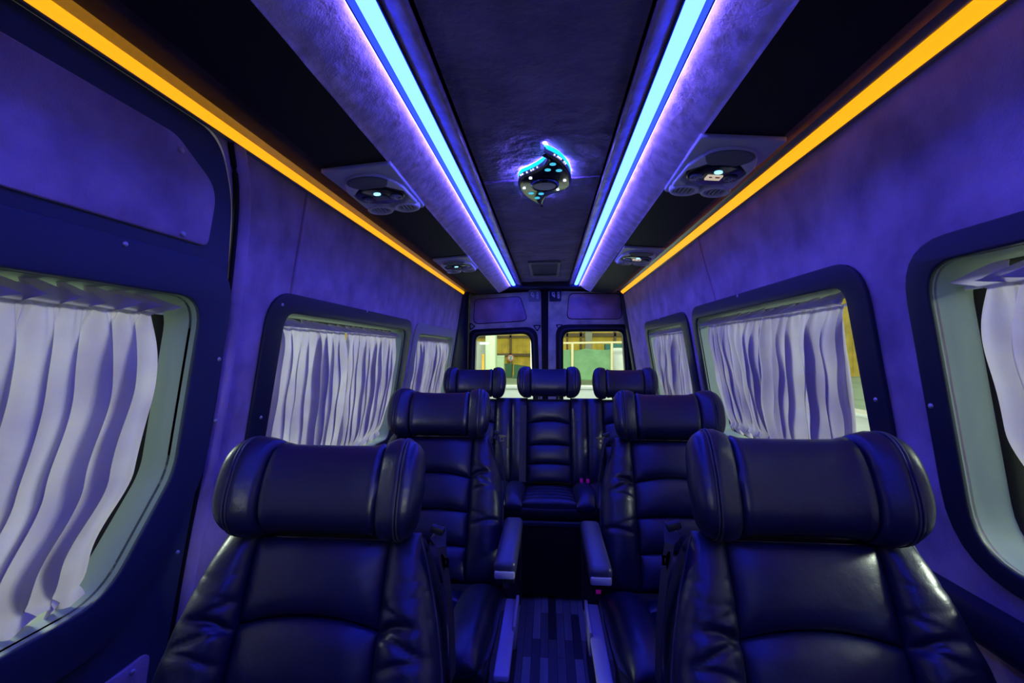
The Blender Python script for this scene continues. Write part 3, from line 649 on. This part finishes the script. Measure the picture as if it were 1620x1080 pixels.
def seat_parts(root, ox=0, oy=0, oz=0, cush=.50, rib_h=(0, .125, .255, .39, .56), hw=.147, back_top=.572, inner=1, outer_top=.215, ow=.292, hr=True, hscale=1.0, th=23, seed=1, cr=1.0, ctop=.45, hgap=.0):
    th = math.radians(th); rnd = random.Random(seed)
    D = Vector((0, math.sin(th), math.cos(th))); N = Vector((0, -math.cos(th), math.sin(th)))
    O = Vector((ox, oy, oz + ctop))
    bmp = lambda a, b, n: O + Vector((a, 0, 0)) + D * b + N * n
    tc_ = math.radians(7); Dc = Vector((0, -math.cos(tc_), math.sin(tc_))); Nc = Vector((0, math.sin(tc_), math.cos(tc_)))
    cmp_ = lambda a, b, n: O + Vector((a, 0, -.01)) + Dc * b + Nc * n
    # back shell
    def S(u, v):
        wd = ow - .012 - (ow - outer_top) * max(0, (v - .1) / .9) ** 2
        return (u * wd, back_top / 2 + v * (back_top / 2 - .0) )
    pillow('back_shell', S, .02, M['shell'], root, bmp, n0=-.02, back=.11, e=6)
    # ribbed centre panel
    nr = len(rib_h) - 1
    for k in range(nr):
        b0, b1 = rib_h[k], rib_h[k + 1]; top = k == nr - 1
        def S(u, v, b0=b0, b1=b1, k=k, top=top):
            arch0 = .022 * (1 - u * u) if k == nr - 1 else .010 * (1 - u * u)
            arch1 = 0 if top else (.022 * (1 - u * u) if k == nr - 2 else .010 * (1 - u * u))
            return (u * (hw + .004), (b0 + arch0 + .0) * (1 - v) / 2 + (b1 + arch1) * (1 + v) / 2)
        wr = lambda u, v, a, b, sd=seed + k: .0035 * math.sin(26 * (u * .6 - v) + sd) * max(0, abs(u) - .55) * 2 * max(0, -v)
        pillow('backrest_rib', S, .034, M['leather'], root, bmp, n0=.002, e=2.6, wr=wr)
    for q in (-1, 1):
        def S(u, v, q=q):
            b = back_top * .5 + v * (back_top * .5 + .004)
            t = max(0, (b / back_top - .45) / .55); outer = ow - (ow - outer_top) * t ** 1.6
            a0 = hw + .002; a = a0 + (outer - a0) * (u * .5 + .5)
            return (q * a, b)
        fb = .39 + .02 * rnd.random()
        creases = [(fb, .6, .022, .009), (fb + .022, -.5, .010, .006), (fb - .030, -.8, .011, .006), (fb + .05, .9, .007, .006), (fb - .06, .4, .007, .006), (fb + .085, -.3, .006, .006), (fb - .19, .2, .012, .008), (fb - .165, -.6, .006, .006)]
        def wr(u, v, a, b, fb=fb, sd=seed, creases=creases):
            e_ = 0
            for db, sl, dep, wd in creases: e_ -= dep * math.exp(-((b - db - sl * u * .02 - .006 * math.sin(3 * u + sl * 4)) / wd) ** 2) * (.55 + .45 * math.sin(2.2 * u + sl * 5))
            return cr * e_ + cr * .0022 * math.sin(70 * b + 3 * u + sd) * math.exp(-((b - fb) / .09) ** 2)
        bo = pillow('side_bolster', S, .064, M['leather_fold'], root, bmp, n0=-.004, e=2.5, nv=170, nu=18, wr=wr)
        pts = [bmp(*S(.985 if True else 0, v), -.004 + .012) for v in [-.96 + 1.92 * k / 30 for k in range(31)]]
        bm = bmesh.new(); tube(bm, pts, .0028, 6); from_bm('piping', bm, M['stitch'], bo, 60)
    # seat cushion
    nc = 5
    for k in range(nc):
        b0, b1 = .03 + (cush - .03) * k / nc, .03 + (cush - .03) * (k + 1) / nc
        def S(u, v, b0=b0, b1=b1): return (u * (hw + .006), b0 * (1 - v) / 2 + b1 * (1 + v) / 2)
        pillow('cushion_rib', S, .03, M['leather_fold'] if k == nc - 1 else M['leather'], root, cmp_, n0=-.02, back=.06, e=2.8)
    for q in (-1, 1):
        def S(u, v, q=q):
            b = cush * .5 + v * (cush * .5 + .01); fr = max(0, v); a0 = hw + .004; a = a0 + (ow + .012 - .03 * fr ** 3 - a0) * (u * .5 + .5); return (q * a, b + .01)
        pillow('cushion_bolster', S, .082, M['leather_fold'], root, cmp_, n0=-.03, back=.07, e=2.4, nv=24)
    def S(u, v): return (u * (ow + .005), cush * .5 + v * cush * .5 + .002)
    pillow('cushion_base', S, .02, M['shell'], root, cmp_, n0=-.055, back=.06, e=8)
    if hr:
        cb = back_top + .092 + hgap
        headrest(root, bmp, cb, .012, W_=.222 * hscale)
        for q in (-.07, .07):
            bm = bmesh.new(); tube(bm, [bmp(q, back_top - .05, -.045), bmp(q, back_top + .08, -.04)], .006, 8); from_bm('headrest_post', bm, M['chrome'], root)
    return bmp, cmp_
def armrest(root, x, zt=.69):
    o = bmesh.new(); box(o, x - .036, x + .036, -.34, .06, zt - .05, zt, .017, 4); a = from_bm('armrest', o, M['pad'], root, 60)
    o = bmesh.new(); box(o, x - .032, x + .032, -.346, -.325, zt - .052, zt - .028, .006, 2); from_bm('armrest_end', o, M['rail'], a)
    o = bmesh.new(); box(o, x - .030, x + .030, -.32, .10, zt - .08, zt - .045, .01, 2); from_bm('armrest_underside', o, M['shell'], a)
    o = bmesh.new(); box(o, x - .03, x + .03, .0, .09, .36, zt - .05, .012, 2); from_bm('armrest_post', o, M['shell'], a)
def captain(name, x, y, inner, label, sx=1, sz=1, seed=1, buckle='tongue'):
    root = empty(name, (x, y, 0)); tag(root, label, 'seat', 'black leather captain seats')
    bmp, cmp_ = seat_parts(root, seed=seed)
    # inner side armrest, rail and base
    armrest(root, inner * .338)
    bm = bmesh.new(); box(bm, inner * .335 - .024, inner * .335 + .024, -.42, .17, .375, .395, .007, 2); from_bm('side_rail', bm, M['rail'], root)
    bm = bmesh.new(); box(bm, inner * .357 - .006, inner * .357 + .006, -.20, .12, .33, .41, .004, 2); from_bm('rail_cover', bm, M['rail'], root)
    bm = bmesh.new(); box(bm, min(inner * .325, inner * .345), max(inner * .325, inner * .345), -.40, .15, .10, .378, .006, 2); from_bm('side_panel', bm, M['shell'], root)
    bm = bmesh.new(); box(bm, -.24, .24, -.40, .16, .25, .37, .02, 2); from_bm('base_frame', bm, M['shell'], root)
    for q in (-1, 1):
        bm = bmesh.new(); loft(bm, [[(q * .2 - .03, yy, 0), (q * .2 + .03, yy, 0), (q * .2 + .025, yy * .8, .26), (q * .2 - .025, yy * .8, .26)] for yy in (-.36, .14)], True, True); from_bm('leg', bm, M['shell'], root)
    # seat belt: strap over the inner shoulder with metal tongue, buckle by the cushion
    i = inner
    ctl = [(i * .215, .535, -.06), (i * .232, .572, -.045), (i * .250, .578, -.01), (i * .262, .55, .005), (i * .274, .49, -.015), (i * .286, .40, -.05), (i * .292, .30, -.08)]
    pts = arc([Vector(bmp(*p)) for p in ctl], 6) if False else [Vector(bmp(*p)) for p in ctl]
    bm = bmesh.new(); rings = []
    for k, p in enumerate(pts):
        t = (pts[min(k + 1, len(pts) - 1)] - pts[max(k - 1, 0)]).normalized(); sdir = Vector((0, 1, .3)); sdir = (sdir - t * sdir.dot(t)).normalized(); nn = t.cross(sdir)
        rings.append([p + sdir * .022 + nn * .001, p - sdir * .022 + nn * .001, p - sdir * .022 - nn * .001, p + sdir * .022 - nn * .001])
    loft(bm, rings, True, True); sb = from_bm('seat_belt', bm, M['webbing'], root, 50)
    c = Vector(bmp(i * .252, .578, .0))
    bm = bmesh.new(); box(bm, -.015, .015, -.009, .009, -.008, .008, .004, 2)
    bmesh.ops.transform(bm, matrix=Matrix.Translation(c + Vector((0, -.01, .010))) @ Matrix.Rotation(i * .3, 4, 'Y'), verts=bm.verts); from_bm('belt_guide', bm, M['shell'], sb)
    if buckle == 'tongue': tw = lambda u, v, n, c=c, i=i: tuple(c + Vector((i * (.022 + u * .85), -.018 - n, -.004 + v * .85)))
    else: tw = lambda u, v, n, c=c, i=i: tuple(c + Vector((i * (.018 - v * .4 + n), -.03, -.050 - u * .9)))
    plate('buckle_tongue', rpoly([(-.022, .010), (.030, .004), (.012, -.004), (.012, -.024), (-.010, -.026), (-.010, -.002)], .003), [rpoly([(-.004, -.006), (.006, -.006), (.006, -.018), (-.004, -.020)], .002)], .003, M['chrome'], tw, sb)
    bm = bmesh.new(); box(bm, i * .318 - .011, i * .318 + .011, -.075, -.035, .45, .52, .005, 2); bk = from_bm('belt_buckle', bm, M['shell'], root)
    bm = bmesh.new(); box(bm, i * .318 - .009, i * .318 + .009, -.079, -.072, .475, .513, .002, 1); from_bm('release_button', bm, M['magenta'] if seed == 11 else M['stitch'], bk)
    root.scale = (sx, 1, sz)
    return root
# junction depth so that head rests stand at the right distance
captain('captain_seat', -.482, .745, 1, 'black leather captain seat in the left foreground, headrest against the lilac wall', sx=.98, sz=.978, seed=3, buckle='side')
captain('captain_seat', .493, .735, -1, 'largest black leather captain seat in the right foreground, its headrest widest of all', sx=.955, sz=1.005, seed=5, buckle='side')
captain('captain_seat', -.475, 1.77, 1, 'left second-row black leather captain seat with metal belt tongue at its shoulder', seed=8)
captain('captain_seat', .498, 1.755, -1, 'right second-row black leather captain seat in front of the bench', seed=11)
# rear bench for three
bench = empty('bench_seat', (.005, 3.03, 0)); tag(bench, 'rear three-place black leather bench with three winged headrests', 'bench seat')
for k, cx in enumerate((-.515, 0, .515)):
    seat_parts(bench, ox=cx, cush=.50, rib_h=(0, .12, .245, .39, .555), hw=.145, ow=.266, outer_top=.262, back_top=.565, hscale=.97, th=16, cr=.12, seed=20 + k, ctop=.475, hgap=.012 if k != 1 else .018)
bm = bmesh.new(); box(bm, -.80, .80, -.53, .10, .02, .40, .015, 2); from_bm('bench_plinth', bm, M['black'], bench)
bm = bmesh.new(); box(bm, -.80, .80, -.545, -.52, .40, .425, .006, 2); from_bm('bench_front_rail', bm, M['trim'], bench)
bm = bmesh.new(); box(bm, -.165, -.12, -.01, .01, .50, 1.0, .002, 1)
bmesh.ops.transform(bm, matrix=Matrix.Translation((-.03, -.07, .0)) @ Matrix.Translation((0, 0, .475)) @ Matrix.Rotation(-math.radians(16), 4, 'X') @ Matrix.Translation((0, 0, -.475)), verts=bm.verts)
from_bm('seat_belt', bm, M['webbing'], bench)
for x in (.205, .245):
    bm = bmesh.new(); box(bm, x - .012, x + .012, -.10, -.06, .50, .545, .004, 2); b_ = from_bm('belt_buckle', bm, M['shell'], bench)
    bm = bmesh.new(); box(bm, x - .009, x + .009, -.104, -.09, .515, .54, .002, 1); from_bm('release_button', bm, M['magenta'], b_)
# ------------------------------------------------------------------ outside: hall and parked cars
GZ = -.65
M['concrete'] = mat('concrete', (.34, .42, .30), .7, noise=(.6, .2))
M['yellow'] = mat('yellow_sheet', (.78, .52, .06), .7, noise=(1.2, .25))
M['brown_steel'] = mat('brown_steel', (.16, .10, .05), .7)
M['pale_green'] = mat('pale_green_paint', (.62, .74, .50), .8)
M['tarp'] = mat('green_tarp', (.20, .36, .19), .8, noise=(.9, .2), bump=[(1.2, .6, .3)])
M['beige'] = mat('beige_tube', (.80, .66, .40), .6)
M['white_paint'] = mat('white_car_paint', (.82, .82, .84), .3, spec=.5, coat=.4)
M['teal'] = mat('teal_sheet', (.03, .16, .14), .6)
M['dark_green'] = mat('dark_green_plastic', (.05, .14, .08), .6)
M['orange'] = mat('orange_paint', (.85, .42, .04), .6)
M['board'] = mat('white_board', (.78, .76, .76), .7, noise=(3, .05))
M['grey_pipe'] = mat('grey_pipe', (.30, .28, .20), .6)
M['red'] = mat('red_ring', (.75, .22, .16), .6); M['blue'] = mat('blue_face', (.12, .25, .45), .6)
M['tire'] = mat('tire', (.02, .02, .02), .8); M['car_glass'] = mat('car_glass', (.02, .03, .03), .1)
bm = bmesh.new(); box(bm, -60, 60, -30, 70, GZ - .2, GZ); tag(from_bm('ground', bm, M['concrete'], None, 0), kind='structure')
bm = bmesh.new(); box(bm, -22, 26, 38, 38.3, GZ, 9)
for k in range(-40, 50): box(bm, k * .5, k * .5 + .12, 37.92, 38, GZ, 9)
hw_ = from_bm('wall_far', bm, M['yellow'], None, 0); tag(hw_, kind='structure')
def atd(px, py, d): r = ray(px, py); t = d / r.y; return t * r.x, CZ + t * r.z
def bar(name, m, p0, p1, d, dep, par=None):
    x0, z1 = atd(*p0, d); x1, z0 = atd(*p1, d); bm = bmesh.new(); box(bm, min(x0, x1), max(x0, x1), d, d + dep, min(z0, z1), max(z0, z1)); return from_bm(name, bm, m, par, 0)
for p0, p1 in (((700, 531), (846, 534)), ((700, 559), (846, 563)), ((860, 527), (1010, 532)), ((806, 500), (809, 594)), ((896, 500), (899, 594)), ((917, 500), (921, 594)), ((971, 500), (975, 550))):
    bar('girt', M['brown_steel'], p0, p1, 37.6, .3, hw_)
o = bar('support_column', M['grey_pipe'], (926, 480), (937, 575), 33, .7); tag(o, 'grey-brown column against the yellow wall, seen through the right rear window', 'column')
def pillar(px0, px1, d, dep, m, label, cat, nm, ytop=430):
    x0, _ = atd(px0, 555, d); x1, _ = atd(px1, 555, d); bm = bmesh.new(); box(bm, x0, x1, d, d + dep, GZ, atd(px0, ytop, d)[1], .02, 2); o = from_bm(nm, bm, m, None, 30); tag(o, label, cat); return o
pillar(768, 783, 22, .9, M['pale_green'], 'pale green pillar seen through the left rear window', 'pillar', 'pillar')
pillar(744, 768, 24, .3, M['board'], 'white board with faint marks behind the left rear window', 'board', 'board', 540)
pillar(762, 765.5, 21, .2, M['orange'], 'upright orange bar in front of the white board', 'post', 'post', 560)
pillar(839, 844, 20, .3, M['board'], 'slim white post at the right edge of the left rear window', 'post', 'post', 480)
# hall lamp
x0, z0 = atd(755, 543, 20); bm = bmesh.new(); box(bm, x0 + .1, x0 + .5, 20, 20.3, z0 - .05, z0 + .05, .04, 2); o = from_bm('wall_lamp', bm, mat('hall_emitter', (.9, .95, .9), .4, emit=(.75, 1, .8), estr=1.3)); tag(o, 'small bright lamp above the white board outside', 'lamp')
# round sign
sx_, sz_ = atd(808, 566, 36.5); sg = empty('round_sign', (sx_, 36.5, sz_)); tag(sg, 'round red-rimmed sign with a blue figure, hanging by the yellow wall', 'sign')
fs = lambda u, v, n: (u, -n, v)
bm = bmesh.new(); box(bm, -.03, .03, .03, .09, GZ - sz_, .2); from_bm('pole', bm, M['grey_pipe'], sg, 0)
plate('rim', ellipse(0, 0, .27, .27), [ellipse(0, 0, .19, .19)], .05, M['red'], fs, sg); plate('face', ellipse(0, 0, .19, .19), [], .04, M['board'], fs, sg)
bm = bmesh.new(); P2 = [(-.10, .07), (-.05, .12), (.04, .12), (.09, .06), (.03, 0), (-.06, -.06), (-.10, -.12), (.10, -.12)]
tube(bm, [(x, -.04, z) for x, z in P2], .03, 6); from_bm('numeral', bm, M['blue'], sg)
# bins and boxes
def bin_(px0, px1, py0, d, m, label, nm, cat, gr=None):
    x0, z1 = atd(px0, py0, d); x1, _ = atd(px1, py0, d); w_ = x1 - x0; cx = (x0 + x1) / 2; r = empty(nm, (cx, d, GZ)); tag(r, label, cat, gr)
    H = z1 - GZ; bm = bmesh.new(); loft(bm, [[(-w_ * .42, -w_ * .4, .05), (w_ * .42, -w_ * .4, .05), (w_ * .42, w_ * .4, .05), (-w_ * .42, w_ * .4, .05)], [(-w_ / 2, -w_ / 2, H * .92), (w_ / 2, -w_ / 2, H * .92), (w_ / 2, w_ / 2, H * .92), (-w_ / 2, w_ / 2, H * .92)]], True, True); from_bm('body', bm, m, r, 0)
    bm = bmesh.new(); box(bm, -w_ * .53, w_ * .53, -w_ * .53, w_ * .53, H * .92, H, .03, 2); from_bm('lid', bm, m, r, 30)
bin_(799, 811, 575, 34, M['dark_green'], 'dark green wheeled bin in front of the yellow wall', 'waste_bin', 'bin')
bin_(785, 798, 562, 30, M['pale_green'], 'pale green-grey cabinet left of the dark green bin', 'cabinet', 'cabinet')
x0, z0 = atd(813, 577, 33); x1, z1 = atd(838, 582, 33)
bm = bmesh.new(); loft(bm, [[(x0, y, GZ), (x1 + .3, y, GZ), (x1 + .3, y, z1), (x0, y, z0)] for y in (33, 34.5)], True, True); o = from_bm('sloped_cover', bm, M['dark_green'], None, 0); tag(o, 'dark green sloping stack right of the bin', 'covered stack')
# tube frame with tarp
fr = empty('tube_frame', (1.5, 26, GZ)); tag(fr, 'beige tube frame standing behind the right rear window', 'frame')
D = 26
def loc(px, py, d): x, z = atd(px, py, d); return Vector((x - 1.5, d - 26, z - GZ))
for p0, p1, nm in (((868, 543), (1010, 541), 'top_rail'), ((905.5, 541), (905.5, 622), 'upright'), ((968, 541), (968, 622), 'upright')):
    a, b = loc(*p0, D), loc(*p1, D); b.z = max(b.z, .0); bm = bmesh.new(); tube(bm, [a, (a + b) / 2, b], .075 if nm == 'upright' else .06, 8); from_bm(nm, bm, M['beige'], fr)
bm = bmesh.new(); nx, nz = 50, 24; g = []
xa, za = atd(872, 553, 26.4); xb, _ = atd(967, 553, 26.4); _, zb = atd(900, 601, 26.4)
for j in range(nz + 1):
    row = []
    for i in range(nx + 1):
        u = i / nx; v = j / nz; x = xa + (xb - xa) * u; top = za - .12 * math.sin(PI * ((u * 1.7) % 1)) * (1 if u > .38 else .3) + .12 * u
        z = top + (zb - top) * v; y = 26.4 + .10 * math.sin(7 * u + 3 * v * math.sin(4 * u)) + .08 * math.sin(15 * u * (1 - .4 * v))
        row.append(bm.verts.new((x, y, z)))
    g.append(row)
for j in range(nz):
    for i in range(nx): bm.faces.new((g[j][i], g[j][i + 1], g[j + 1][i + 1], g[j + 1][i]))
o = from_bm('tarp', bm, M['tarp']); tag(o, 'green tarp hanging from the beige tube frame', 'tarp'); o.modifiers.new('s', 'SOLIDIFY').thickness = .02
bo_ = pillar(970, 1000, 27.5, .4, M['board'], 'white board right of the green tarp', 'board', 'board', 550)
o = bar('cabinet', M['teal'], (958, 544), (967, 605), 30, .8); tag(o, 'teal cabinet top showing above the right end of the green tarp', 'cabinet')
bar('top_band', M['teal'], (970, 544), (1000, 549.5), 27.5, .4, bo_)
# low white walls beside and behind the van
def low_wall(x0, x1, y0, y1, z, label):
    bm = bmesh.new(); box(bm, x0, x1, y0, y1, GZ, z - .04); o = from_bm('low_wall', bm, M['white_paint'], None, 0); tag(o, label, 'low wall', 'low white walls around the van')
    bm = bmesh.new(); box(bm, x0 - .03, x1 + .03, y0 - .03, y1 + .03, z - .04, z, .01, 2); from_bm('coping', bm, M['white_paint'], o, 30)
low_wall(-3.2, 3.0, 6.2, 6.4, CZ - .474, 'low white wall outside, seen between the rear headrests')
low_wall(3.3, 3.5, -3, 6.0, CZ - .66, 'low white wall outside, glimpsed past the right curtain')
